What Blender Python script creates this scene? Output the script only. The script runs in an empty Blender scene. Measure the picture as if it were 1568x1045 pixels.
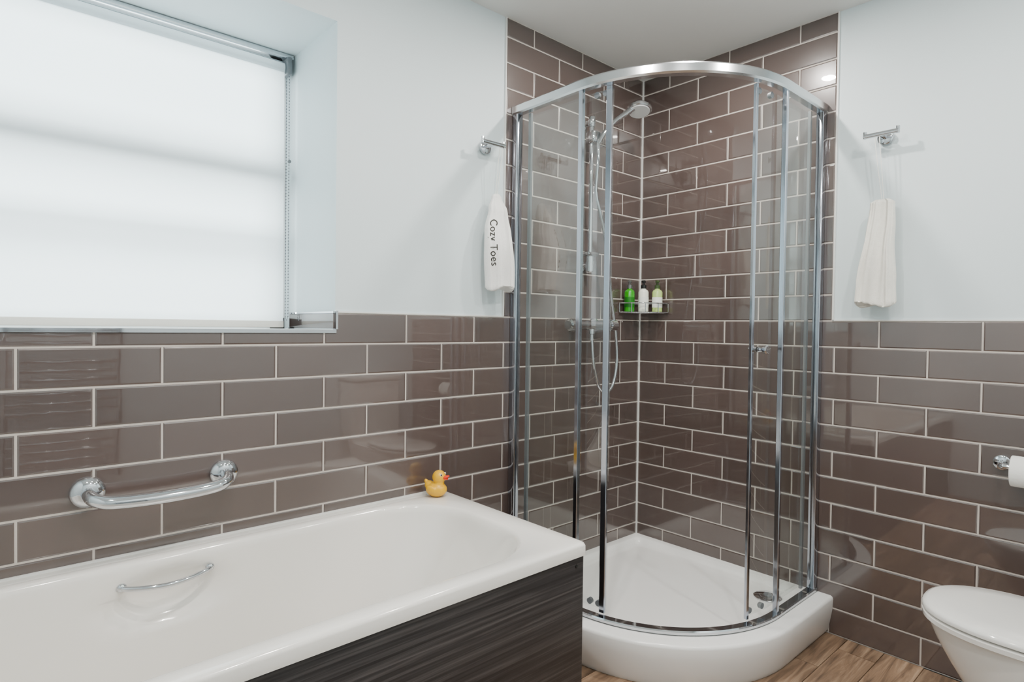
import bpy, bmesh, math, random
from mathutils import Vector, Matrix, Euler
random.seed(4)
scene=bpy.context.scene
COL=scene.collection

# ------------------------------------------------------------------ helpers
def lin(c):
    return tuple((v/12.92 if v<=0.04045 else ((v+0.055)/1.055)**2.4) for v in [x/255 for x in c])+(1.0,)
def setin(n,k,v):
    if k in n.inputs: n.inputs[k].default_value=v
def mat(name,rgb,rough=0.5,metal=0.0,coat=0.0,bump=0.0,bscale=50,var=0.0,vscale=5,spec=None,sub=0.0,sheen=0.0):
    m=bpy.data.materials.new(name); m.use_nodes=True
    nt=m.node_tree; p=nt.nodes['Principled BSDF']
    c=lin(rgb); p.inputs['Base Color'].default_value=c
    p.inputs['Roughness'].default_value=rough; p.inputs['Metallic'].default_value=metal
    setin(p,'Coat Weight',coat); setin(p,'Coat Roughness',0.02)
    if spec is not None: setin(p,'Specular IOR Level',spec)
    if sub: setin(p,'Subsurface Weight',sub); setin(p,'Subsurface Scale',0.01)
    if sheen: setin(p,'Sheen Weight',sheen)
    tc=nt.nodes.new('ShaderNodeTexCoord')
    if bump:
        n=nt.nodes.new('ShaderNodeTexNoise'); n.inputs['Scale'].default_value=bscale; n.inputs['Detail'].default_value=4
        nt.links.new(tc.outputs['Object'],n.inputs['Vector'])
        b=nt.nodes.new('ShaderNodeBump'); b.inputs['Strength'].default_value=bump; b.inputs['Distance'].default_value=0.002
        nt.links.new(n.outputs['Fac'],b.inputs['Height']); nt.links.new(b.outputs['Normal'],p.inputs['Normal'])
    if var:
        n=nt.nodes.new('ShaderNodeTexNoise'); n.inputs['Scale'].default_value=vscale; n.inputs['Detail'].default_value=3
        nt.links.new(tc.outputs['Object'],n.inputs['Vector'])
        r=nt.nodes.new('ShaderNodeValToRGB')
        r.color_ramp.elements[0].position=0.3; r.color_ramp.elements[1].position=0.7
        r.color_ramp.elements[0].color=tuple(x*(1-var) for x in c[:3])+(1,)
        r.color_ramp.elements[1].color=tuple(min(1,x*(1+var)) for x in c[:3])+(1,)
        nt.links.new(n.outputs['Fac'],r.inputs['Fac']); nt.links.new(r.outputs['Color'],p.inputs['Base Color'])
    return m

def newobj(name,verts,faces,m=None,smooth=False,parent=None):
    me=bpy.data.meshes.new(name); me.from_pydata([tuple(v) for v in verts],[],faces); me.update()
    bm=bmesh.new(); bm.from_mesh(me); bmesh.ops.recalc_face_normals(bm,faces=bm.faces); bm.to_mesh(me); bm.free()
    o=bpy.data.objects.new(name,me); COL.objects.link(o)
    if m: me.materials.append(m)
    if smooth:
        for p in me.polygons: p.use_smooth=True
    return o
def sharp(o,ang=35):
    for p in o.data.polygons: p.use_smooth=True
    o.data.set_sharp_from_angle(angle=math.radians(ang))
    return o
def box(name,x0,x1,y0,y1,z0,z1,m,bev=0.0,seg=2):
    bm=bmesh.new(); bmesh.ops.create_cube(bm,size=1)
    for v in bm.verts:
        v.co=Vector((x0+(v.co.x+.5)*(x1-x0),y0+(v.co.y+.5)*(y1-y0),z0+(v.co.z+.5)*(z1-z0)))
    if bev: bmesh.ops.bevel(bm,geom=bm.edges[:],offset=bev,segments=seg,profile=0.5,affect='EDGES')
    me=bpy.data.meshes.new(name); bm.to_mesh(me); bm.free(); me.materials.append(m)
    o=bpy.data.objects.new(name,me); COL.objects.link(o)
    if bev: sharp(o,40)
    return o
def loft(name,loops,m,cap0=True,cap1=True,smooth=True,ang=40):
    V=[];F=[];n=len(loops[0])
    for L in loops: V+=[tuple(p) for p in L]
    for i in range(len(loops)-1):
        for j in range(n):
            a=i*n+j;b=i*n+(j+1)%n;F.append((a,b,b+n,a+n))
    if cap0: F.append(tuple(range(n)))
    if cap1: F.append(tuple(range((len(loops)-1)*n,len(loops)*n)))
    o=newobj(name,V,F,m)
    if smooth: sharp(o,ang)
    return o
def frame(d):
    d=d.normalized(); a=Vector((0,0,1)) if abs(d.z)<0.9 else Vector((1,0,0))
    s=d.cross(a).normalized(); return s,d.cross(s).normalized()
def revolve(name,base,axis,prof,m,n=32,ang=35):
    """prof list of (dist along axis, radius)"""
    base=Vector(base);axis=Vector(axis).normalized();s,t=frame(axis)
    loops=[]
    for h,r in prof:
        loops.append([base+axis*h+(s*math.cos(2*math.pi*k/n)+t*math.sin(2*math.pi*k/n))*max(r,1e-5) for k in range(n)])
    return loft(name,loops,m,ang=ang)
def catmull(P,k=8):
    P=[Vector(p) for p in P]; out=[]
    Q=[2*P[0]-P[1]]+P+[2*P[-1]-P[-2]]
    for i in range(1,len(Q)-2):
        for j in range(k):
            t=j/k
            out.append(0.5*((2*Q[i])+(Q[i+1]-Q[i-1])*t+(2*Q[i-1]-5*Q[i]+4*Q[i+1]-Q[i+2])*t*t+(3*Q[i]-Q[i-1]-3*Q[i+1]+Q[i+2])*t**3))
    out.append(P[-1]); return out
def tube(name,P,r,m,n=14,smooth_path=True,k=8,closed=False):
    P=catmull(P,k) if smooth_path else [Vector(p) for p in P]
    loops=[];s=None
    for i,p in enumerate(P):
        d=(P[min(i+1,len(P)-1)]-P[max(i-1,0)]).normalized()
        if s is None: s,_=frame(d)
        s=(s-d*s.dot(d)).normalized(); t=d.cross(s)
        rr=r(i/(len(P)-1)) if callable(r) else r
        loops.append([p+(s*math.cos(2*math.pi*q/n)+t*math.sin(2*math.pi*q/n))*rr for q in range(n)])
    return loft(name,loops,m,ang=50)
def ell(name,c,rad,m,rot=(0,0,0),seg=24):
    bm=bmesh.new(); bmesh.ops.create_uvsphere(bm,u_segments=seg,v_segments=seg//2,radius=1)
    M=Matrix.Translation(Vector(c))@Euler(rot).to_matrix().to_4x4()@Matrix.Diagonal(Vector((*rad,1)))
    bm.transform(M); me=bpy.data.meshes.new(name); bm.to_mesh(me); bm.free(); me.materials.append(m)
    o=bpy.data.objects.new(name,me); COL.objects.link(o)
    for p in me.polygons:p.use_smooth=True
    return o
def group(name,parts,loc=None):
    e=bpy.data.objects.new(name,None); COL.objects.link(e); e.empty_display_size=0.05
    if loc is None:
        vs=[v.co for o in parts for v in o.data.vertices] if all(o.type=='MESH' for o in parts) else [Vector((0,0,0))]
        loc=Vector([(min(v[i] for v in vs)+max(v[i] for v in vs))/2 for i in range(3)])
    e.location=loc
    for o in parts:
        o.parent=e; o.matrix_parent_inverse=Matrix.Translation(-Vector(loc))
    return e
def join(name,parts):
    bm=bmesh.new(); mats=[]
    for o in parts:
        me=o.data; off=[]
        for mm in me.materials:
            if mm not in mats: mats.append(mm)
            off.append(mats.index(mm))
        for p in me.polygons: p.material_index=off[p.material_index] if off else 0
        bm.from_mesh(me)
    me=bpy.data.meshes.new(name); bm.to_mesh(me); bm.free()
    for mm in mats: me.materials.append(mm)
    for o in parts: bpy.data.objects.remove(o)
    o=bpy.data.objects.new(name,me); COL.objects.link(o); return o

# ------------------------------------------------------------------ materials
M_paint=mat('wall_paint',(211,222,225),0.55,bump=0.06,bscale=180)
M_ceil=mat('ceiling_paint',(222,221,218),0.6,bump=0.04,bscale=150)
M_grout=mat('grout',(194,185,177),0.8,bump=0.2,bscale=400)
M_chrome=mat('chrome',(205,207,211),0.05,1.0)
M_alu=mat('polished_aluminium',(180,185,196),0.12,1.0)
M_satin=mat('satin_aluminium',(210,213,216),0.2,1.0)
M_acryl=mat('white_acrylic',(238,234,228),0.12,coat=0.5)
M_ceramic=mat('white_ceramic',(240,238,234),0.08,coat=0.6)
M_tray=mat('tray_stone_resin',(240,239,237),0.2,coat=0.2)
M_seal=mat('white_sealant',(225,225,222),0.4)
M_white=mat('white_gloss_paint',(235,236,236),0.3)
M_towel=mat('towel_cotton',(245,243,240),0.95,bump=0.9,bscale=420,sheen=0.3)
M_linen=mat('cream_linen',(243,239,229),0.95,bump=0.7,bscale=320,sheen=0.2,var=0.03,vscale=60)
M_cord=mat('white_cord',(235,235,230),0.8)
M_ink=mat('black_ink',(60,57,50),0.7)
M_rubber=mat('black_rubber',(25,25,25),0.4)
M_duck=mat('yellow_rubber',(236,178,0),0.35,coat=0.15)
M_beak=mat('orange_rubber',(235,50,0),0.35)
M_paper=mat('tissue_paper',(243,242,238),0.9,bump=0.3,bscale=200)
M_gasket=mat('grey_seal',(110,114,118),0.35)

def tile_mat(name,rgb):
    m=mat(name,rgb,0.25,coat=1.0)
    nt=m.node_tree;p=nt.nodes['Principled BSDF']
    setin(p,'Coat IOR',1.75)
    at=nt.nodes.new('ShaderNodeAttribute');at.attribute_name='tone'
    tc=nt.nodes.new('ShaderNodeTexCoord')
    n=nt.nodes.new('ShaderNodeTexNoise');n.inputs['Scale'].default_value=9;n.inputs['Detail'].default_value=2
    nt.links.new(tc.outputs['Object'],n.inputs['Vector'])
    ad=nt.nodes.new('ShaderNodeMath');ad.operation='MULTIPLY_ADD';ad.inputs[1].default_value=0.16
    nt.links.new(n.outputs['Fac'],ad.inputs[0]);nt.links.new(at.outputs['Fac'],ad.inputs[2])
    mx=nt.nodes.new('ShaderNodeMix');mx.data_type='RGBA'
    c=lin(rgb)
    mx.inputs[6].default_value=tuple(x*0.84 for x in c[:3])+(1,);mx.inputs[7].default_value=tuple(x*1.16 for x in c[:3])+(1,)
    nt.links.new(ad.outputs[0],mx.inputs[0]);nt.links.new(mx.outputs[2],p.inputs['Base Color'])
    n2=nt.nodes.new('ShaderNodeTexNoise');n2.inputs['Scale'].default_value=11
    nt.links.new(tc.outputs['Object'],n2.inputs['Vector'])
    b=nt.nodes.new('ShaderNodeBump');b.inputs['Strength'].default_value=0.08;b.inputs['Distance'].default_value=0.002
    nt.links.new(n2.outputs['Fac'],b.inputs['Height']);nt.links.new(b.outputs['Normal'],p.inputs['Normal']);nt.links.new(b.outputs['Normal'],p.inputs['Coat Normal'])
    return m
M_tile=tile_mat('glazed_brown_tile',(84,71,67))

def glass_mat():
    m=bpy.data.materials.new('clear_glass');m.use_nodes=True;nt=m.node_tree;nt.nodes.clear()
    out=nt.nodes.new('ShaderNodeOutputMaterial');mx=nt.nodes.new('ShaderNodeMixShader')
    tr=nt.nodes.new('ShaderNodeBsdfTransparent');tr.inputs[0].default_value=(0.94,0.965,0.95,1)
    gl=nt.nodes.new('ShaderNodeBsdfGlossy');gl.inputs['Roughness'].default_value=0.01
    ge=nt.nodes.new('ShaderNodeNewGeometry')
    dt=nt.nodes.new('ShaderNodeVectorMath');dt.operation='DOT_PRODUCT'
    nt.links.new(ge.outputs['Normal'],dt.inputs[0]);nt.links.new(ge.outputs['Incoming'],dt.inputs[1])
    def mth(op,a,b=None,c=None):
        x=nt.nodes.new('ShaderNodeMath');x.operation=op
        for i,v in enumerate((a,b,c)):
            if v is None: continue
            if isinstance(v,(int,float)): x.inputs[i].default_value=v
            else: nt.links.new(v,x.inputs[i])
        return x.outputs[0]
    ab=mth('ABSOLUTE',dt.outputs['Value'])
    inv=mth('SUBTRACT',1.0,ab)
    pw=mth('POWER',inv,5.0)
    fr=mth('MULTIPLY_ADD',pw,0.75,0.10)
    nt.links.new(fr,mx.inputs[0]);nt.links.new(tr.outputs[0],mx.inputs[1]);nt.links.new(gl.outputs[0],mx.inputs[2]);nt.links.new(mx.outputs[0],out.inputs[0])
    return m
M_glass=glass_mat()
def blind_mat():
    m=bpy.data.materials.new('blind_fabric');m.use_nodes=True;nt=m.node_tree;nt.nodes.clear()
    out=nt.nodes.new('ShaderNodeOutputMaterial');mx=nt.nodes.new('ShaderNodeMixShader');mx.inputs[0].default_value=0.6
    d=nt.nodes.new('ShaderNodeBsdfDiffuse');d.inputs[0].default_value=(.82,.84,.85,1)
    t=nt.nodes.new('ShaderNodeBsdfTranslucent');t.inputs[0].default_value=(.86,.91,.93,1)
    tc=nt.nodes.new('ShaderNodeTexCoord');n=nt.nodes.new('ShaderNodeTexNoise');n.inputs['Scale'].default_value=600
    nt.links.new(tc.outputs['Object'],n.inputs['Vector']);b=nt.nodes.new('ShaderNodeBump');b.inputs['Strength'].default_value=0.15;b.inputs['Distance'].default_value=0.001
    nt.links.new(n.outputs['Fac'],b.inputs['Height']);nt.links.new(b.outputs['Normal'],d.inputs['Normal'])
    nt.links.new(d.outputs[0],mx.inputs[1]);nt.links.new(t.outputs[0],mx.inputs[2]);nt.links.new(mx.outputs[0],out.inputs[0])
    return m
M_blind=blind_mat()
def wood_mat(name,cols,axis,sc_long,sc_cross,rough,planks=None,bump=0.3):
    m=mat(name,cols[0],rough);nt=m.node_tree;p=nt.nodes['Principled BSDF']
    tc=nt.nodes.new('ShaderNodeTexCoord');mp=nt.nodes.new('ShaderNodeMapping')
    s=[sc_cross]*3;s[axis]=sc_long;mp.inputs['Scale'].default_value=s
    nt.links.new(tc.outputs['Object'],mp.inputs['Vector'])
    n=nt.nodes.new('ShaderNodeTexNoise');n.inputs['Scale'].default_value=1;n.inputs['Detail'].default_value=8;n.inputs['Roughness'].default_value=0.65;n.inputs['Distortion'].default_value=0.6
    vec=mp.outputs['Vector']
    if planks:
        at=nt.nodes.new('ShaderNodeAttribute');at.attribute_name='tone'
        vm=nt.nodes.new('ShaderNodeVectorMath');vm.operation='MULTIPLY_ADD'
        vm.inputs[1].default_value=(37,53,71);nt.links.new(at.outputs['Color'],vm.inputs[0]);nt.links.new(vec,vm.inputs[2]);vec=vm.outputs[0]
    nt.links.new(vec,n.inputs['Vector'])
    r=nt.nodes.new('ShaderNodeValToRGB');el=r.color_ramp.elements
    el[0].position=0.3;el[1].position=0.72;el[0].color=lin(cols[1]);el[1].color=lin(cols[2])
    e=el.new(0.5);e.color=lin(cols[0])
    nt.links.new(n.outputs['Fac'],r.inputs['Fac'])
    col=r.outputs['Color']
    if planks:
        hs=nt.nodes.new('ShaderNodeHueSaturation')
        ma=nt.nodes.new('ShaderNodeMath');ma.operation='MULTIPLY_ADD';ma.inputs[1].default_value=0.6;ma.inputs[2].default_value=0.7
        nt.links.new(at.outputs['Fac'],ma.inputs[0]);nt.links.new(ma.outputs[0],hs.inputs['Value']);nt.links.new(col,hs.inputs['Color']);col=hs.outputs['Color']
    nt.links.new(col,p.inputs['Base Color'])
    b=nt.nodes.new('ShaderNodeBump');b.inputs['Strength'].default_value=bump;b.inputs['Distance'].default_value=0.001
    nt.links.new(n.outputs['Fac'],b.inputs['Height']);nt.links.new(b.outputs['Normal'],p.inputs['Normal'])
    return m
M_panel=wood_mat('dark_woodgrain',((48,45,46),(18,16,16),(86,81,80)),0,1.6,95,0.45)
M_floor=wood_mat('oak_planks',((134,108,86),(72,56,44),(178,150,124)),0,3.0,34,0.38,planks=True)

# ------------------------------------------------------------------ dimensions
R=0.1025; ZW=12*R; ZC=2.434
XL=-2.95; YF=-2.12
WX0,WX1=-2.80,-1.632; WZ0,WZ1=1.168,2.169; REV=0.40

# ------------------------------------------------------------------ room shell
base=box('floor_base',XL-.1,0.1,YF-.1,0.1,-0.06,-0.004,mat('floor_gap',(50,38,30),0.8))
V=[];F=[];T=[]
pw=0.125
y=YF; row=0
while y<0:
    y1=min(y+pw,0.0); x=XL-random.random()*0.6
    while x<0:
        x1=x+0.45+random.random()*0.3
        a,b=max(x,XL),min(x1,0)
        if b-a>0.01:
            g=0.0007;i=len(V)
            V+= [(a+g,y+g,-0.004),(b-g,y+g,-0.004),(b-g,y1-g,-0.004),(a+g,y1-g,-0.004),(a+2*g,y+2*g,0),(b-2*g,y+2*g,0),(b-2*g,y1-2*g,0),(a+2*g,y1-2*g,0)]
            F+=[(i+4,i+5,i+6,i+7),(i,i+1,i+5,i+4),(i+1,i+2,i+6,i+5),(i+2,i+3,i+7,i+6),(i+3,i,i+4,i+7)]
            T+=[random.random()]*5
        x=x1
    y=y1
pl=newobj('floor',V,F,M_floor)
ca=pl.data.color_attributes.new('tone','FLOAT_COLOR','CORNER')
for p in pl.data.polygons:
    for li in p.loop_indices:
        t=T[p.index]; ca.data[li].color=(t,t,t,1)
base.parent=pl
box('ceiling',XL-.1,0.1,YF-.1,0.5,ZC,ZC+0.06,M_ceil)
P=0.006
wl=join('wall_left',[box('a',XL-.1,0.1,P,0.5,-0.06,WZ0,M_paint),
  box('b',WX1,0.1,P,0.5,WZ0,ZC,M_paint),
  box('c',XL-.1,WX0,P,0.5,WZ0,ZC,M_paint),
  box('d',WX0,WX1,P,0.5,WZ1,ZC,M_paint)])
wr=box('wall_right',P,0.1,YF-.1,P,-0.06,ZC,M_paint)
box('wall_rear',XL-.1,0.1,YF-.1,YF,-0.06,ZC,M_paint)
box('wall_side',XL-.1,XL,YF,P,-0.06,ZC,M_paint)

def tiles(name,wall,regions,W,parent):
    V=[];F=[];T=[];GV=[];GF=[]
    g=0.0019;bv=0.0045
    def put(s,d,z):
        return (-s,d,z) if wall=='A' else (d,-s,z)
    for (s0,s1,z0,z1,op) in regions:
        i=len(GV);GV+=[put(s0,0.0016,z0),put(s1,0.0016,z0),put(s1,0.0016,z1),put(s0,0.0016,z1)]
        j=len(GV);GV+=[put(s0,0.006,z0),put(s1,0.006,z0),put(s1,0.006,z1),put(s0,0.006,z1)]
        GF+=[(i,i+1,i+2,i+3),(i,i+1,j+1,j),(i+1,i+2,j+2,j+1),(i+2,i+3,j+3,j+2),(i+3,i,j,j+3)]
        for n in range(-12,13):
            za=ZW-n*R; zb=za+R
            a0,b0=max(za,z0),min(zb,z1)
            if b0-a0<0.006: continue
            off=0 if n%2==0 else W/2
            k=-1
            while True:
                sa=off+k*W; sb=sa+W;k+=1
                if sa>=s1: break
                c0,d0=max(sa,s0),min(sb,s1)
                if d0-c0<0.006: continue
                random.seed(int(n*1000+k*7+(5 if wall=='A' else 0)))
                tone=random.random()*0.9; tx=random.uniform(-1,1)*0.0007; tz=random.uniform(-1,1)*0.0005
                gl=0 if (op=='lo' and c0==s0 and sa<s0-1e-6) else g
                gr=0 if (op=='hi' and d0==s1 and sb>s1+1e-6) else g
                bl=bv if gl else 0; br=bv if gr else 0
                c,d,a,b=c0+gl,d0-gr,a0+g,b0-g
                i=len(V)
                V+=[put(c,0.003,a),put(d,0.003,a),put(d,0.003,b),put(c,0.003,b)]
                q=[(c+bl,a+bv,-1,-1),(d-br,a+bv,1,-1),(d-br,b-bv,1,1),(c+bl,b-bv,-1,1)]
                V+=[put(c+bl*.25,0.0010,a+bv*.25),put(d-br*.25,0.0010,a+bv*.25),put(d-br*.25,0.0010,b-bv*.25),put(c+bl*.25,0.0010,b-bv*.25)]
                if gl==0 or gr==0: tx=tz=0
                V+=[put(s,sx*tx*.5+sz*tz*.5,z) for (s,z,sx,sz) in q]
                fs=[(i+8,i+9,i+10,i+11)]
                for e in range(4):
                    f=(e+1)%4
                    fs+=[(i+e,i+f,i+4+f,i+4+e),(i+4+e,i+4+f,i+8+f,i+8+e)]
                F+=fs;T+=[tone]*len(fs)
    me=bpy.data.meshes.new(name);me.from_pydata(V,[],F);me.update()
    want=Vector((0,-1,0)) if wall=='A' else Vector((-1,0,0))
    o=bpy.data.objects.new(name,me);COL.objects.link(o);me.materials.append(M_tile)
    if me.polygons[0].normal.dot(want)<0:me.flip_normals()
    ca=me.color_attributes.new('tone','FLOAT_COLOR','CORNER')
    for p in me.polygons:
        for li in p.loop_indices:
            ca.data[li].color=(T[p.index],)*3+(1,)
    gme=newobj(name+'_grout',GV,GF,M_grout)
    o.parent=parent;gme.parent=parent
SW=-WX1
tiles('tiles_left','A',[(0,SW,0,ZW,'hi'),(SW,-XL,0,WZ0,'lo'),(0,0.9122,ZW,ZC,None)],0.3038,wl)
tiles('tiles_right','B',[(0,-YF,0,ZW,None),(0,0.914,ZW,ZC,None)],0.308,wr)
box('trim_1',-SW,-0.914,-0.001,P,ZW,ZW+0.005,M_seal)
box('trim_2',-0.001,P,YF,-0.916,ZW,ZW+0.005,M_seal)
box('trim_3',-0.917,-0.9122,-0.001,P,ZW,ZC,M_seal)
box('trim_4',-0.001,P,-0.919,-0.914,ZW,ZC,M_seal)
box('trim_5',WX0,WX1-.0,-0.004,P,WZ0-0.004,WZ0+0.007,M_chrome)
box('trim_6',WX1-0.002,WX1+0.006,-0.004,P+.001,WZ0+.008,ZW+0.006,M_chrome)
box('trim_7',-0.006,0.003,-0.006,0.003,0.1,ZC,M_seal)
box('window_sill',WX0,WX1,P,REV+.03,WZ0,WZ0+0.006,M_white)
rt=[box('return_tile',WX1-0.008,WX1,0.004,REV-.03,WZ0+0.010,ZW-.002,M_tile,0.002),
    box('return_trim_top',WX1-0.010,WX1,0.0,REV-.03,ZW-.002,ZW+0.004,M_chrome),
    box('return_trim_base',WX1-0.010,WX1,0.0,REV-.03,WZ0+.006,WZ0+0.010,M_chrome)]
group('reveal_tile_return',rt)

# ------------------------------------------------------------------ window (sash) behind blind
wf=[]
fy0,fy1=0.43,0.48
fw=0.06
wf.append(box('frame_left',WX0,WX0+fw,fy0,fy1,WZ0,WZ1,M_white,.004))
wf.append(box('frame_right',WX1-fw,WX1,fy0,fy1,WZ0,WZ1,M_white,.004))
wf.append(box('frame_top',WX0,WX1,fy0,fy1,WZ1-fw,WZ1,M_white,.004))
wf.append(box('frame_base',WX0,WX1,fy0,fy1,WZ0,WZ0+0.05,M_white,.004))
zm=1.735
wf.append(box('meeting_rail',WX0+fw,WX1-fw,fy0-.02,fy1,zm-.042,zm+.042,M_white,.004))
wf.append(box('glazing_bar',WX0+fw,WX1-fw,fy0+.0,fy1,1.472,1.512,M_white,.003))
wf.append(box('pane',WX0+fw,WX1-fw,fy0+.02,fy0+.024,WZ0+.05,WZ1-fw,M_glass))
group('window_1',wf)

# roller blind
BX0,BX1=WX0+.02,WX1-.035
bl=[]
by=0.358
ns=30
V=[];F=[]
for i in range(ns+1):
    z=WZ0+0.03+(WZ1-0.055-WZ0-0.03)*i/ns
    V+=[(BX0,by,z),(BX1,by,z)]
for i in range(ns):F.append((2*i,2*i+1,2*i+3,2*i+2))
bl.append(newobj('fabric',V,F,M_blind))
bl.append(revolve('roller_tube',(BX0,by+.012,WZ1-.05),(1,0,0),[(0,.0),(0,.02),(BX1-BX0,.02),(BX1-BX0,0)],M_blind))
bl.append(box('bottom_bar',BX0,BX1,by-.008,by+.008,WZ0+.010,WZ0+.034,mat('blind_hem',(225,222,214),0.7),.003))
bl.append(box('bracket',BX1+.004,BX1+.022,by-.02,by+.035,WZ1-.075,WZ1-.012,M_gasket,.005))
bl.append(box('top_rail',BX0,BX1+.03,by-.012,by+.03,WZ1-.018,WZ1-.002,M_satin,.003))
bc=[]
for yy in (by-.012,by+.014):
    zz=WZ0+.05
    while zz<WZ1-.06:
        bc.append(ell('bead',(BX1+.013,yy,zz),(.0024,.0024,.0024),M_gasket,seg=8)); zz+=0.011
bl.append(join('bead_chain',bc))
bl.append(tube('chain_cord',[(BX1+.013,by-.012,WZ1-.06),(BX1+.013,by-.012,WZ0+.05),(BX1+.013,by,WZ0+.035),(BX1+.013,by+.014,WZ0+.05),(BX1+.013,by+.014,WZ1-.06)],.0008,M_alu,n=6,smooth_path=False))
bl.append(revolve('chain_tensioner',(BX1+.013,by-.02,1.78),(0,1,0),[(0,0),(0,.006),(.006,.006),(.006,0)],M_gasket,n=12))
group('roller_blind',bl)

# ------------------------------------------------------------------ bathtub
def rr(x0,x1,y0,y1,r,z,nc=10,ns=24):
    pts=[]
    cs=[(x1-r,y1-r,0),(x0+r,y1-r,90),(x0+r,y0+r,180),(x1-r,y0+r,270)]
    for ci,(cx,cy,a0) in enumerate(cs):
        arc=[(cx+r*math.cos(math.radians(a0+90*k/nc)),cy+r*math.sin(math.radians(a0+90*k/nc)),z) for k in range(nc+1)]
        pts+=arc
        nx=cs[(ci+1)%4]; q=(nx[0]+r*math.cos(math.radians(nx[2])),nx[1]+r*math.sin(math.radians(nx[2])),z)
        a=arc[-1]
        for k in range(1,ns): pts.append((a[0]+(q[0]-a[0])*k/ns,a[1]+(q[1]-a[1])*k/ns,z))
    return pts
TZ=0.582
ox0,ox1,oy0,oy1=-2.915,-1.204,-0.712,-0.002
L=[]
L.append(rr(ox0+.006,ox1-.006,oy0+.006,oy1,0.012,TZ-.038))
L.append(rr(ox0,ox1,oy0,oy1,0.014,TZ-.036))
L.append(rr(ox0,ox1,oy0,oy1,0.016,TZ-.010))
L.append(rr(ox0+.003,ox1-.003,oy0+.003,oy1,0.018,TZ-.003))
L.append(rr(ox0+.010,ox1-.010,oy0+.010,oy1-.002,0.02,TZ))
ix0,ix1,iy0,iy1=-2.82,-1.292,-0.655,-0.062
L.append(rr(ix0-.006,ix1+.006,iy0-.006,iy1+.006,0.226,TZ-.0005))
L.append(rr(ix0,ix1,iy0,iy1,0.22,TZ-.003))
L.append(rr(ix0+.006,ix1-.007,iy0+.005,iy1-.005,0.215,TZ-.010))
N=26
for i in range(1,N+1):
    t=i/N
    z=TZ-.010-t*0.385
    e=t**1.15; c=max(0,(t-0.75)/0.25)**2
    L.append(rr(ix0+.008+.10*e+.05*c,ix1-.010-.20*e-.06*c,iy0+.006+.055*e+.05*c,iy1-.006-.055*e-.05*c,0.21-0.03*t,z))
L.append(rr(ix0+.22,ix1-.34,iy0+.14,iy1-.14,0.13,TZ-.41))
shell=loft('shell',L,M_acryl,cap0=False,cap1=True,ang=60)
for v in shell.data.vertices:
    x,y,z=v.co
    if y>-0.2 and 0.36<z<0.57 and -2.3<x<-1.95:
        e=((x+2.126)/.130)**2+((z-.478)/.068)**2
        if e<1: v.co.y+=0.034*(1-e)**0.5
tb=[shell]
tb.append(box('front_panel',ox0+.01,ox1-.006,oy0+.010,oy0+.030,0,TZ-.034,M_panel,.0015))
tb.append(box('end_panel',ox1-.030,ox1-.010,oy0+.032,oy1-.012,0,TZ-.034,M_panel,.0015))
tb.append(revolve('panel_screw',(ox1-.035,oy0+.0105,TZ-.065),(0,-1,0),[(0,0),(0,.006),(.003,.005),(.004,0)],M_rubber,n=16))
tb.append(box('wall_seal',ox0,ox1,oy1-.006,oy1+.0015,TZ-.006,TZ+.005,M_seal))
gy=-0.072
tb.append(tube('grip',[(-2.232,gy+.004,.527),(-2.222,gy-.010,.524),(-2.18,gy-.026,.520),(-2.128,gy-.034,.518),(-2.076,gy-.026,.520),(-2.033,gy-.010,.524),(-2.024,gy+.004,.527)],.0066,M_chrome))
for xx in (-2.230,-2.026):
    tb.append(ell('grip_mount',(xx,gy+.0,.526),(.012,.010,.011),M_chrome))
group('bathtub',tb)

# ------------------------------------------------------------------ grab bar
gb=[]
za=0.762
for xx in (-2.292,-1.972):
    gb.append(revolve('flange',(xx,0,za),(0,-1,0),[(0,0),(0,.038),(.006,.039),(.014,.036),(.020,.028),(.024,.020),(.026,0)],M_chrome,ang=60))
xl,xr=-2.292,-1.972
gb.append(tube('bar',[(xl,-.005,za),(xl,-.035,za-.002),(xl+.012,-.064,za-.010),(xl+.05,-.078,za-.018),(xl+.16,-.082,za-.022),(xr-.05,-.078,za-.018),(xr-.012,-.064,za-.010),(xr,-.035,za-.002),(xr,-.005,za)],.0165,M_chrome,n=24))
group('grab_bar',gb)

# ------------------------------------------------------------------ shower tray
def qloop(E,c,mg,z,n=24,rc=0.03):
    pts=[]
    for k in range(7):
        a=math.radians(0+90*k/6); pts.append((-mg-rc+rc*math.cos(a),-mg-rc+rc*math.sin(a),z))
    pts.append((-E+.0,-mg,z))
    for k in range(n+1):
        a=math.radians(90*k/n); pts.append((-c-(E-c)*math.cos(a),-c-(E-c)*math.sin(a),z))
    pts.append((-mg,-E,z))
    return pts
tc=0.36
tp=[]
Ls=[qloop(.915,tc,0.0,0,rc=.003),qloop(.925,tc,0,.02,rc=.003),qloop(.938,tc,0,.10,rc=.003),qloop(.940,tc,0,.138,rc=.003),qloop(.937,tc,0,.146,rc=.003),qloop(.930,tc,0,.150,rc=.003),
    qloop(.850,tc,.030,.150,rc=.03),qloop(.842,tc,.036,.147,rc=.03),qloop(.834,tc,.044,.132,rc=.03),qloop(.826,tc,.052,.124,rc=.03),qloop(.80,tc,.08,.121,rc=.03)]
Ls.append([( -.38+(x+.38)*.05,-.38+(y+.38)*.05,.112) for x,y,z in qloop(.8,tc,.08,.112,rc=.03)])
tp.append(loft('basin',Ls,M_tray,ang=50))
dx,dy=-.14,-.745
tp.append(revolve('waste_cover',(dx,dy,.118),(0,0,1),[(0,0),(0,.054),(.006,.054),(.010,.046),(.0125,.02),(.013,0)],M_chrome,n=40))
tp.append(revolve('waste_centre',(dx,dy,.130),(0,0,1),[(0,0),(0,.016),(.004,.015),(.005,0)],M_gasket,n=24))
group('shower_tray',tp)

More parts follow.
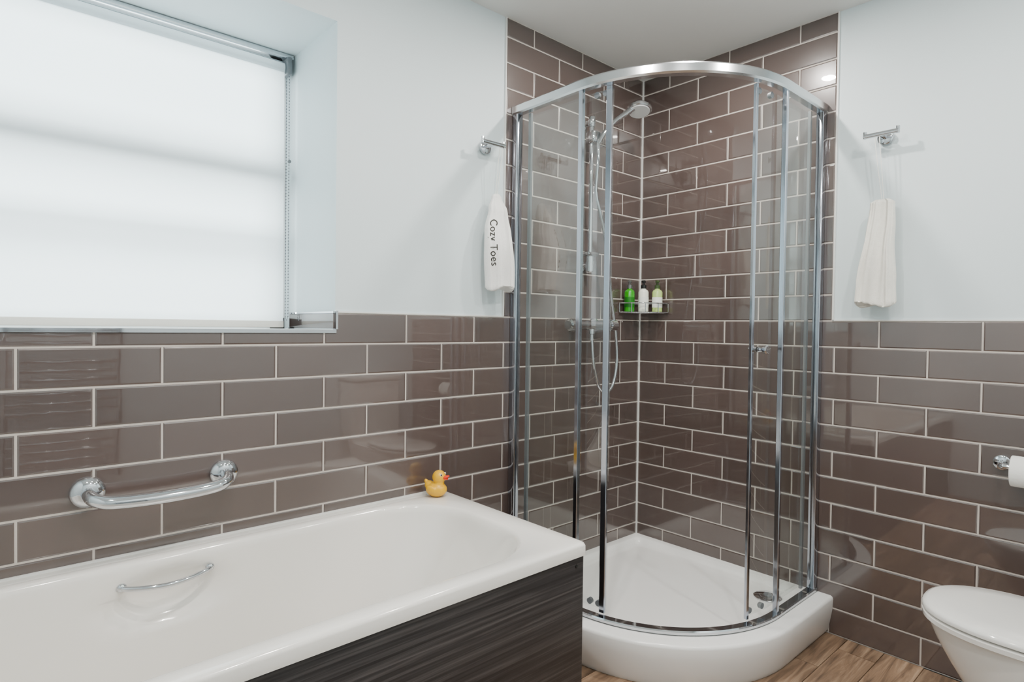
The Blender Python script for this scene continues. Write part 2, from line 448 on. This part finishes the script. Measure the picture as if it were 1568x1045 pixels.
# ------------------------------------------------------------------ shower enclosure
EN=.866; EC=.34
def lpath(E,c,y0,phi,n=20):
    pts=[]
    if y0<c:
        k=6
        for i in range(k): pts.append((-E,-(y0+(c-y0)*i/k)))
    r=E-c
    for i in range(n+1):
        a=math.radians(phi*i/n); pts.append((-c-r*math.cos(a),-c-r*math.sin(a)))
    return pts
def mir(p): return [(y,x) for x,y in p]
def ribbon(name,pts,th,z0,z1,m,bev=0):
    n=len(pts);A=[];B=[]
    for i,p in enumerate(pts):
        a=Vector(pts[max(i-1,0)]);b=Vector(pts[min(i+1,n-1)]);d=(b-a).normalized();nn=Vector((-d.y,d.x))
        A.append(Vector(p)+nn*th/2);B.append(Vector(p)-nn*th/2)
    if bev:
        loops=[[(*(A[i].lerp(B[i],bev/th)),z0),(*A[i],z0+bev),(*A[i],z1-bev),(*(A[i].lerp(B[i],bev/th)),z1),(*(B[i].lerp(A[i],bev/th)),z1),(*B[i],z1-bev),(*B[i],z0+bev),(*(B[i].lerp(A[i],bev/th)),z0)] for i in range(n)]
    else:
        loops=[[(*A[i],z0),(*A[i],z1),(*B[i],z1),(*B[i],z0)] for i in range(n)]
    return loft(name,loops,m,ang=30)
def sheet(name,pts,z0,z1,m):
    V=[];F=[]
    for p in pts: V+=[(*p,z0),(*p,z1)]
    for i in range(len(pts)-1): F.append((2*i,2*i+2,2*i+3,2*i+1))
    return newobj(name,V,F,m,smooth=True)
full=lpath(EN,EC,0.002,90,60)+[(-EC*(1-k/6)-.002*(k/6),-EN) for k in range(1,7)]
en=[]
ZB,ZT=.151,2.047
en.append(ribbon('top_rail',full,.038,ZT,ZT+.038,M_satin,.006))
en.append(ribbon('bottom_rail',full,.034,ZB,ZB+.016,M_chrome,.004))
en.append(box('wall_profile_a',-EN-.014,-EN+.014,-.035,-.001,ZB,ZT+.03,M_alu,.003))
en.append(box('wall_profile_b',-.035,-.001,-EN-.014,-EN+.014,ZB,ZT+.03,M_alu,.003))
en.append(sheet('fixed_glass_a',lpath(EN,EC,.03,4),ZB+.014,ZT+.005,M_glass))
en.append(sheet('fixed_glass_b',mir(lpath(EN,EC,.03,1)),ZB+.014,ZT+.005,M_glass))
ED=EN-.022
en.append(sheet('door_glass_a',lpath(ED,EC,.07,16),ZB+.03,ZT-.01,M_glass))
en.append(sheet('door_glass_b',mir(lpath(ED,EC,.07,16)),ZB+.03,ZT-.01,M_glass))
def arcpt(E,a): 
    a=math.radians(a); return (-EC-(E-EC)*math.cos(a),-EC-(E-EC)*math.sin(a))
def post(name,E,a,w,t,z0,z1,m):
    c=arcpt(E,a);ang=math.radians(a)
    rad=Vector((-math.cos(ang),-math.sin(ang)));tan=Vector((math.sin(ang),-math.cos(ang)))
    loops=[]
    b=.002
    prof=[(-w/2+b,-t/2),(w/2-b,-t/2),(w/2,-t/2+b),(w/2,t/2-b),(w/2-b,t/2),(-w/2+b,t/2),(-w/2,t/2-b),(-w/2,-t/2+b)]
    for z in (z0,z1): loops.append([(c[0]+tan.x*u+rad.x*v,c[1]+tan.y*u+rad.y*v,z) for u,v in prof])
    return loft(name,loops,m,ang=30)
en.append(post('fixed_post_a',EN,2.5,.018,.018,ZB+.014,ZT+.005,M_alu))
en.append(post('fixed_post_b',EN,90,.016,.018,ZB+.014,ZT+.005,M_alu))
en.append(post('door_edge_a',ED,14,.022,.014,ZB+.02,ZT,M_alu))
en.append(post('door_edge_b',ED,74,.012,.014,ZB+.02,ZT,M_alu))
en.append(ribbon('door_edge_a_tail',[(-ED,-.065),(-ED,-.08)],.010,ZB+.02,ZT,M_gasket))
en.append(ribbon('door_edge_b_tail',[(-.065,-ED),(-.08,-ED)],.010,ZB+.02,ZT,M_gasket))
c=arcpt(ED,78);ang=math.radians(78);rad=(-math.cos(ang),-math.sin(ang),0)
b0=(c[0]+rad[0]*.003,c[1]+rad[1]*.003,1.122)
en.append(revolve('knob',b0,rad,[(0,0),(0,.010),(.006,.010),(.010,.008),(.016,.008),(.022,.0145),(.034,.016),(.038,.013),(.039,0)],M_chrome,n=24))
b1=(c[0]-rad[0]*.003,c[1]-rad[1]*.003,1.122)
en.append(revolve('knob_inner',b1,(-rad[0],-rad[1],0),[(0,0),(0,.010),(.012,.009),(.018,.014),(.028,.014),(.030,0)],M_chrome,n=24))
for a in (8,12,76,84):
    for z in (ZT-.02,ZB+.045):
        c=arcpt(ED,a);ang=math.radians(a);rad=(math.cos(ang),math.sin(ang),0)
        en.append(revolve('roller',(c[0],c[1],z),rad,[(0,0),(0,.011),(.012,.011),(.016,.007),(.017,0)],M_gasket,n=18))
group('shower_enclosure',en)

# ------------------------------------------------------------------ shower mixer set
sm=[]
rx=-.452; ry=-.055
sm.append(tube('riser_rail',[(rx,ry,1.45),(rx,ry,2.13)],.010,M_chrome,smooth_path=False,n=20))
for z in (1.47,2.11):
    sm.append(tube('rail_bracket',[(rx,0,z),(rx,ry,z)],.011,M_chrome,smooth_path=False,n=18))
    sm.append(revolve('bracket_rose',(rx,0,z),(0,-1,0),[(0,0),(0,.024),(.007,.023),(.009,0)],M_chrome))
sm.append(revolve('bracket_cap',(rx,ry,2.088),(0,0,1),[(0,0),(0,.014),(.003,.016),(.041,.016),(.044,.014),(.044,0)],M_chrome))
sm.append(revolve('bracket_foot',(rx,ry,1.44),(0,0,1),[(0,0),(0,.016),(.004,.019),(.086,.019),(.090,.016),(.090,0)],M_chrome))
sm.append(box('slider',rx-.024,rx+.028,ry-.034,ry+.018,2.012,2.066,M_chrome,.010,3))
sm.append(box('soap_clip',rx-.045,rx+.03,ry-.03,ry+.012,1.510,1.528,M_chrome,.006,2))
hd=Vector((-.268,-.175,2.180))
sm.append(tube('handset_handle',[(rx+.0,ry-.038,2.005),(rx+.03,ry-.05,2.06),(rx+.08,ry-.07,2.118),(rx+.13,ry-.095,2.160),tuple(hd+Vector((-.02,.005,.012)))],lambda t:.0095+.005*t,M_chrome))
ax=Vector((-.20,-.20,-1)).normalized()
sm.append(revolve('handset_head',hd+(-ax)*.030,ax,[(0,0),(0,.012),(.008,.030),(.016,.048),(.026,.056),(.036,.056),(.040,.052),(.040,0)],M_satin,n=40))
sm.append(revolve('spray_plate',hd+ax*.0105,ax,[(0,0),(0,.047),(.002,.046),(.002,0)],mat('spray_face',(225,226,226),0.4),n=40))
sm.append(tube('hose',[(rx,ry-.038,2.008),(rx+.0,ry-.04,1.95),(-.452,-.085,1.80),(-.42,-.085,1.70),(-.384,-.08,1.615),(-.345,-.075,1.45),(-.31,-.07,1.30),(-.280,-.07,1.17),(-.268,-.07,1.03),(-.295,-.07,.93),(-.34,-.07,.895),(-.395,-.07,.925),(-.432,-.07,1.02),(-.44,-.065,1.12),(-.44,-.062,1.18)],.0075,M_chrome,n=12))
vz=1.203
sm.append(tube('valve_body',[(-.545,-.062,vz),(-.325,-.062,vz)],.021,M_chrome,smooth_path=False,n=28))
for s,x0 in ((-1,-.545),(1,-.325)):
    sm.append(revolve('valve_knob',(x0,-.062,vz),(s,0,0),[(0,0),(0,.023),(.004,.028),(.045,.027),(.052,.020),(.053,0)],M_chrome,n=12 if s>0 else 28))
    sm.append(revolve('inlet_rose',(x0-s*.035,0,vz),(0,-1,0),[(0,0),(0,.033),(.010,.032),(.016,.020),(.060,.018)],M_chrome))
sm.append(revolve('valve_outlet',(-.44,-.062,vz-.018),(0,0,-1),[(0,0),(0,.015),(.022,.015),(.024,.011),(.05,.011),(.05,0)],M_chrome))
group('shower_mixer',sm)

# ------------------------------------------------------------------ corner basket + bottles
cb=[]
bz=1.268; br=.165
def qarc(r,z,n=14): return [(-r*math.cos(math.radians(90*k/n))-.004,-r*math.sin(math.radians(90*k/n))-.004,z) for k in range(n+1)]
for z,nm in ((bz,'base_ring'),(bz+.045,'top_ring')):
    cb.append(tube(nm,qarc(br,z),.003,M_chrome,n=8,smooth_path=False))
    cb.append(tube(nm+'_wall',[(-br-.004,-.005,z),(-.006,-.006,z),(-.005,-br-.004,z)],.003,M_chrome,n=8,smooth_path=False))
for k in range(1,8):
    x=-br*k/8
    yy=-math.sqrt(br*br-x*x)
    cb.append(tube('base_wire',[(x-.004,-.004,bz),(x-.004,yy-.004,bz)],.0018,M_chrome,n=6,smooth_path=False))
for k in range(0,5):
    a=math.radians(90*k/4)
    p=(-br*math.cos(a)-.004,-br*math.sin(a)-.004)
    cb.append(tube('upright',[(*p,bz),(*p,bz+.045)],.002,M_chrome,n=6,smooth_path=False))
group('corner_basket',cb)
def bottle(x,y,body,lab,cap):
    z=bz+.0022; parts=[]
    parts.append(revolve('body',(x,y,z),(0,0,1),[(0,0),(0,.021),(.003,.0245),(.096,.0245),(.104,.021),(.110,.012),(.116,.011)],body,n=28))
    parts.append(revolve('label',(x,y,z+.022),(0,0,1),[(0,.0248),(.050,.0248)],lab,n=28))
    parts.append(revolve('collar',(x,y,z+.114),(0,0,1),[(0,0),(0,.013),(.016,.013),(.018,.006),(.032,.005),(.032,0)],cap,n=20))
    parts.append(tube('pump_spout',[(x+.004,y+.003,z+.148),(x-.010,y-.010,z+.150),(x-.024,y-.021,z+.146)],.0045,cap,n=10))
    parts.append(revolve('pump_head',(x,y,z+.143),(0,0,1),[(0,0),(0,.010),(.010,.010),(.012,0)],cap,n=16))
    group('pump_bottle',parts,(x,y,z))
M_g1=mat('green_bottle',(35,150,10),0.15,coat=0.4);M_g2=mat('cream_bottle',(236,238,226),0.2,coat=0.3);M_g3=mat('lime_bottle',(178,205,120),0.15,coat=0.4)
M_lab=mat('paper_label',(240,242,234),0.5);M_lab2=mat('green_label',(20,115,10),0.4)
bottle(-.134,-.036,M_g1,M_lab2,mat('silver_cap',(120,122,120),0.3,0.6))
bottle(-.090,-.086,M_g2,M_lab,M_rubber)
bottle(-.042,-.132,M_g3,M_lab,mat('olive_cap',(60,80,40),0.4))

# ------------------------------------------------------------------ robe hooks
def hook(wall,s,z):
    def q(a,d,zz): return (-(s)+a,-d,zz) if wall=='A' else (-d,-(s)-a,zz)
    nrm=(0,-1,0) if wall=='A' else (-1,0,0)
    ps=[revolve('rose',q(0,0,z),nrm,[(0,0),(0,.026),(.010,.026),(.013,.022),(.014,0)],M_chrome)]
    ps.append(tube('stem',[q(0,0,z),q(0,.055,z+.004)],.009,M_chrome,smooth_path=False))
    ps.append(tube('cross_bar',[q(-.056,.055,z+.004),q(.056,.055,z+.004)],.0085,M_chrome,smooth_path=False,n=20))
    for sg in (-1,1): ps.append(tube('tip',[q(sg*.053,.055,z-.004),q(sg*.053,.055,z+.020)],.0065,M_chrome,smooth_path=False,n=16))
    group('robe_hook',ps)
hook('A',1.022,1.889)
hook('B',1.087,1.905)

# ------------------------------------------------------------------ hanging towel pouches
def pouch(name,wall,s,ztop,zbot,wfun,dfun,cfun,m,seed,cordtop,folds=5,amp=1.0):
    random.seed(seed)
    ph=[random.uniform(0,6.28) for _ in range(6)]
    nz=60;na=96;loops=[]
    for i in range(nz+1):
        t=i/nz; z=ztop+(zbot-ztop)*t; w=wfun(t)/2; d=dfun(t)/2; c=cfun(t)
        lp=[]
        for k in range(na):
            a=2*math.pi*k/na
            ca,sa=math.cos(a),math.sin(a)
            se=0.75
            x=math.copysign(abs(ca)**se,ca)*w; y=math.copysign(abs(sa)**se,sa)*d
            f=1+ amp*(0.28*math.sin(folds*a+ph[0]+t*1.1)+0.18*math.sin((folds*2+1)*a+ph[1]-t*2)+.10*math.sin(17*a+ph[2]+t*3))*min(1,1.4-t*.5)
            y*=f; x*=1+0.05*math.sin(3*a+ph[3]+2*t)
            off=max(d*1.5,.02)+.014
            hz=z+(0.010*math.sin(a*2+ph[4]) if i==nz else 0)+ (0.004*math.sin(5*t+ph[5]))
            lp.append((-s+c+x,-(off-y),hz) if wall=='A' else (-(off-y),-s-c-x,hz))
        loops.append(lp)
    last=loops[-1]; cx=sum(p[0] for p in last)/na; cy=sum(p[1] for p in last)/na
    loops.append([(cx+(p[0]-cx)*.92,cy+(p[1]-cy)*.85,p[2]-.006) for p in last])
    loops.append([(cx+(p[0]-cx)*.6,cy+(p[1]-cy)*.5,p[2]-.004) for p in last])
    first=loops[0];cx=sum(p[0] for p in first)/na; cy=sum(p[1] for p in first)/na
    loops.insert(0,[(cx+(p[0]-cx)*.6,cy+(p[1]-cy)*.6,p[2]+.010) for p in first])
    o=loft('cloth',loops,m,ang=80)
    top=Vector((cx,cy,ztop+.008))
    ct=Vector(cordtop)
    side=Vector((.006,0,0)) if wall=='A' else Vector((0,.006,0))
    c1=tube('cord',[ct+Vector((0,0,.004)),ct+side*1.2-Vector((0,0,.03)),top+side*.5],.0013,M_cord,n=6)
    c2=tube('cord_2',[ct+Vector((0,0,.004)),ct-side*1.2-Vector((0,0,.03)),top-side*.5],.0013,M_cord,n=6)
    return [o,c1,c2],top
def ip(t,pts):
    for (a,va),(b,vb) in zip(pts,pts[1:]):
        if t<=b:
            u=(t-a)/(b-a); u=u*u*(3-2*u); return va+(vb-va)*u
    return pts[-1][1]
pa,topA=pouch('a','A',0.994,1.695,1.345,lambda t:ip(t,[(0,.040),(.15,.080),(.4,.115),(.8,.130),(1,.128)]),lambda t:ip(t,[(0,.03),(.2,.05),(.6,.070),(1,.06)]),lambda t:ip(t,[(0,.004),(.5,-.004),(1,.012)]),M_towel,3,(-.985,-.055,1.900),folds=4,amp=.55)
tcu=bpy.data.curves.new('lettering','FONT');tcu.body='Cozy Toes';tcu.size=.039;tcu.extrude=.0004;tcu.space_character=1.05
to=bpy.data.objects.new('lettering',tcu);COL.objects.link(to)
bpy.context.view_layer.update()
dg=bpy.context.evaluated_depsgraph_get();tm=bpy.data.meshes.new_from_object(to.evaluated_get(dg));bpy.data.objects.remove(to)
xa=Vector((0.05,-.02,-1)).normalized(); na=Vector((-0.75,-0.66,0)); na=(na-xa*na.dot(xa)).normalized(); ya=na.cross(xa)
Mx=Matrix((xa,ya,na)).transposed().to_4x4(); Mx.translation=Vector((-1.048,-.070,1.600))
tm.transform(Mx); tm.materials.clear(); tm.materials.append(M_ink)
lo=bpy.data.objects.new('lettering',tm);COL.objects.link(lo)
from mathutils.bvhtree import BVHTree
cloth=pa[0]
bvh=BVHTree.FromPolygons([v.co.copy() for v in cloth.data.vertices],[tuple(p.vertices) for p in cloth.data.polygons])
for v in tm.vertices:
    h=bvh.ray_cast(v.co+na*.2,-na)
    if h[0] is not None: v.co=h[0]+na*.0014
pa.append(lo)
group('hanging_towel',pa)
pb,topB=pouch('b','B',1.085,1.660,1.29,lambda t:ip(t,[(0,.078),(.3,.092),(.8,.128),(1,.135)]),lambda t:ip(t,[(0,.045),(.5,.060),(1,.05)]),lambda t:ip(t,[(0,.010),(1,-.010)]),M_linen,9,(-.055,-1.075,1.919),folds=3,amp=.85)
group('hanging_towel',pb)

# ------------------------------------------------------------------ rubber duck
dk=Vector((0,0,0))
bd=[ell('b',dk+Vector((0,0,.025)),(.038,.031,.026),M_duck),
    ell('b2',dk+Vector((-.022,.000,.034)),(.022,.019,.016),M_duck,(0,0.5,0)),
    ell('t',dk+Vector((-.037,.000,.046)),(.012,.008,.007),M_duck,(0,.9,0)),
    ell('h',dk+Vector((.010,0,.068)),(.0235,.023,.0235),M_duck),
    ell('n',dk+Vector((.010,0,.047)),(.018,.018,.012),M_duck),
    ell('w1',dk+Vector((-.006,-.028,.030)),(.020,.007,.012),M_duck,(0,.3,0)),
    ell('w2',dk+Vector((-.006,.028,.030)),(.020,.007,.012),M_duck,(0,.3,0))]
body=join('body',bd)
rm=body.modifiers.new('r','REMESH');rm.mode='VOXEL';rm.voxel_size=.0018;rm.use_smooth_shade=True
sm_=body.modifiers.new('s','SMOOTH');sm_.iterations=6;sm_.factor=.6
dp=[body]
dp.append(ell('beak_top',dk+Vector((.036,0,.070)),(.013,.012,.0048),M_beak,(0,-.3,0)))
dp.append(ell('beak_bottom',dk+Vector((.034,0,.065)),(.010,.010,.004),M_beak,(0,.25,0)))
for sg in (-1,1):
    dp.append(ell('eye',dk+Vector((.0245,sg*.0145,.078)),(.0040,.0038,.0045),M_white))
    dp.append(ell('pupil',dk+Vector((.0265,sg*.0162,.0785)),(.0026,.0026,.0030),M_rubber))
g=group('rubber_duck',dp,(0,0,0))
g.location=(-1.278,-.066,TZ+.0005);g.rotation_euler=(0,0,math.radians(-62));g.scale=(1.04,)*3

# ------------------------------------------------------------------ toilet (faces the window wall)
txc=-.410; tf=-1.335; tbk=-1.80
def egg(hw,front,back,z,n=56,pw=2.3,pb=4.0,cx=txc):
    cyy=back+(front-back)*.50
    pts=[]
    for k in range(n):
        a=2*math.pi*k/n;c,s=math.cos(a),math.sin(a)
        e=pw if s>=0 else pb
        x=math.copysign(abs(c)**(2/e),c)*hw
        y=math.copysign(abs(s)**(2/e),s)*((front-cyy) if s>=0 else (cyy-back))
        pts.append((cx+x,cyy+y,z))
    return pts
tl=[]
hz=.425
tl.append(loft('lid',[egg(.170,tf-.012,tbk+.01,hz-.020),egg(.183,tf-.001,tbk,hz-.016),egg(.184,tf,tbk,hz-.008),egg(.180,tf-.004,tbk+.004,hz-.001),egg(.170,tf-.014,tbk+.012,hz+.003),egg(.12,tf-.07,tbk+.06,hz+.007),egg(.04,tf-.17,tbk+.15,hz+.009)],M_ceramic,ang=50))
tl.append(loft('seat',[egg(.175,tf-.010,tbk+.01,hz-.042),egg(.182,tf-.002,tbk,hz-.038),egg(.183,tf-.001,tbk,hz-.026),egg(.176,tf-.008,tbk+.006,hz-.022)],M_ceramic,ang=50))
bwl=[]
for t in [0,.02,.06,.12,.2,.3,.4,.5,.6,.7,.8,.9,1]:
    z=(hz-.044)*(1-t)
    hw=.178-.075*min(1,(t*1.25))**1.3; fr=tf-.012-.20*min(1,t*1.2)**1.3
    if t>.9: hw+=.004; fr+=.004
    bwl.append(egg(hw,fr,-2.07,z,pb=6))
tl.append(loft('pan',[egg(.165,tf-.03,-2.07,hz-.0405,pb=6)]+[egg(.174,tf-.014,-2.07,hz-.042,pb=6)]+bwl[0:],M_ceramic,ang=50))
tl.append(box('cistern',txc-.185,txc+.185,-2.112,-1.925,hz-.05,.80,M_ceramic,.02,4))
tl.append(box('cistern_lid',txc-.195,txc+.195,-2.115,-1.915,.801,.835,M_ceramic,.012,4))
tl.append(revolve('flush_button',(txc,-2.015,.834),(0,0,1),[(0,0),(0,.026),(.005,.025),(.006,0)],M_chrome))
for sx in (-.07,.07):
    tl.append(tube('hinge',[(txc+sx-.02,tbk-.012,hz-.02),(txc+sx+.02,tbk-.012,hz-.02)],.011,M_chrome,smooth_path=False))
group('toilet',tl)

# ------------------------------------------------------------------ toilet roll holder
tz_=.768; ty_=.016
hp=[revolve('rose',(0,-1.462+ty_,tz_),(-1,0,0),[(0,0),(0,.024),(.010,.024),(.013,.020),(.014,0)],M_chrome)]
hp.append(tube('arm',[(-.01,-1.462+ty_,tz_),(-.045,-1.463+ty_,tz_),(-.070,-1.470+ty_,tz_),(-.076,-1.49+ty_,tz_),(-.076,-1.55+ty_,tz_),(-.076,-1.625+ty_,tz_)],.009,M_chrome))
hp.append(ell('arm_end',(-.076,-1.628+ty_,tz_),(.012,.010,.012),M_chrome))
group('toilet_roll_holder',hp)
rp=[]
def ringloop(r,y,n=48): return [(-.076+r*math.cos(2*math.pi*k/n),y+ty_,tz_-.010+r*math.sin(2*math.pi*k/n)) for k in range(n)]
rp.append(loft('roll',[ringloop(.020,-1.495),ringloop(.046,-1.495),ringloop(.048,-1.497),ringloop(.048,-1.598),ringloop(.046,-1.600),ringloop(.020,-1.600),ringloop(.020,-1.495)],M_paper,cap0=False,cap1=False))
group('toilet_roll',rp)

# ------------------------------------------------------------------ towel radiator behind the viewer
rd=[]
for xx in (-2.40,-1.92):
    rd.append(tube('upright',[(xx,YF+.075,.36),(xx,YF+.075,1.22)],.015,M_chrome,smooth_path=False))
    for z in (.45,1.13): rd.append(tube('bracket',[(xx,YF+.0005,z),(xx,YF+.075,z)],.009,M_chrome,smooth_path=False))
z=.40
i=0
while z<1.2:
    rd.append(tube('rung',[(-2.40,YF+.075,z),(-2.28,YF+.098,z),(-2.16,YF+.105,z),(-2.04,YF+.098,z),(-1.92,YF+.075,z)],.013,M_chrome)); z+=.048 if i%6!=5 else .085; i+=1
group('towel_radiator',rd)

# ------------------------------------------------------------------ lights
def disk(x,y,w,size=.06,col=(1,.95,.89)):
    l=bpy.data.lights.new('downlight','AREA');l.shape='DISK';l.size=size;l.energy=w;l.color=col
    o=bpy.data.objects.new('downlight_lamp',l);COL.objects.link(o);o.location=(x,y,ZC-.010)
    a=revolve('bezel',(x,y,ZC),(0,0,-1),[(0,.050),(.004,.048),(.008,.040),(.006,.034),(.0,.034)],M_satin,n=32)
    g=group('ceiling_downlight',[a],(x,y,ZC));o.parent=g;o.matrix_parent_inverse=Matrix.Translation(-Vector((x,y,ZC)))
    return g
for x,y,w in ((-.58,-.66,17),(-1.50,-.90,15),(-2.25,-1.15,14),(-.75,-1.65,13),(-1.60,-1.72,12)):
    disk(x,y,w)
l=bpy.data.lights.new('daylight','AREA');l.shape='RECTANGLE';l.size=2.6;l.size_y=1.6;l.energy=220;l.color=(.91,.97,1.0)
o=bpy.data.objects.new('daylight',l);COL.objects.link(o);o.location=(-2.2,1.5,1.9);o.rotation_euler=(math.radians(-90),0,0)
w=bpy.data.worlds.new('world');scene.world=w;w.use_nodes=True
w.node_tree.nodes['Background'].inputs[0].default_value=(.75,.86,1,1);w.node_tree.nodes['Background'].inputs[1].default_value=1.0

# ------------------------------------------------------------------ camera
f,yaw,pit,rol=913.82,.8402,-.0165,.0126
fwv=Vector((math.cos(yaw)*math.cos(pit),math.sin(yaw)*math.cos(pit),math.sin(pit)))
r=Vector((math.sin(yaw),-math.cos(yaw),0));u=r.cross(fwv)
r2=r*math.cos(rol)+u*math.sin(rol);u2=-r*math.sin(rol)+u*math.cos(rol)
cd=bpy.data.cameras.new('camera');co=bpy.data.objects.new('camera',cd);COL.objects.link(co)
Mx=Matrix((r2,u2,-fwv)).transposed().to_4x4();Mx.translation=Vector((-2.497,-1.8206,1.1919));co.matrix_world=Mx
cd.sensor_width=36;cd.lens=36*f/1568;cd.shift_y=-(522.5-515.42)/1568;cd.clip_start=.02
scene.camera=co
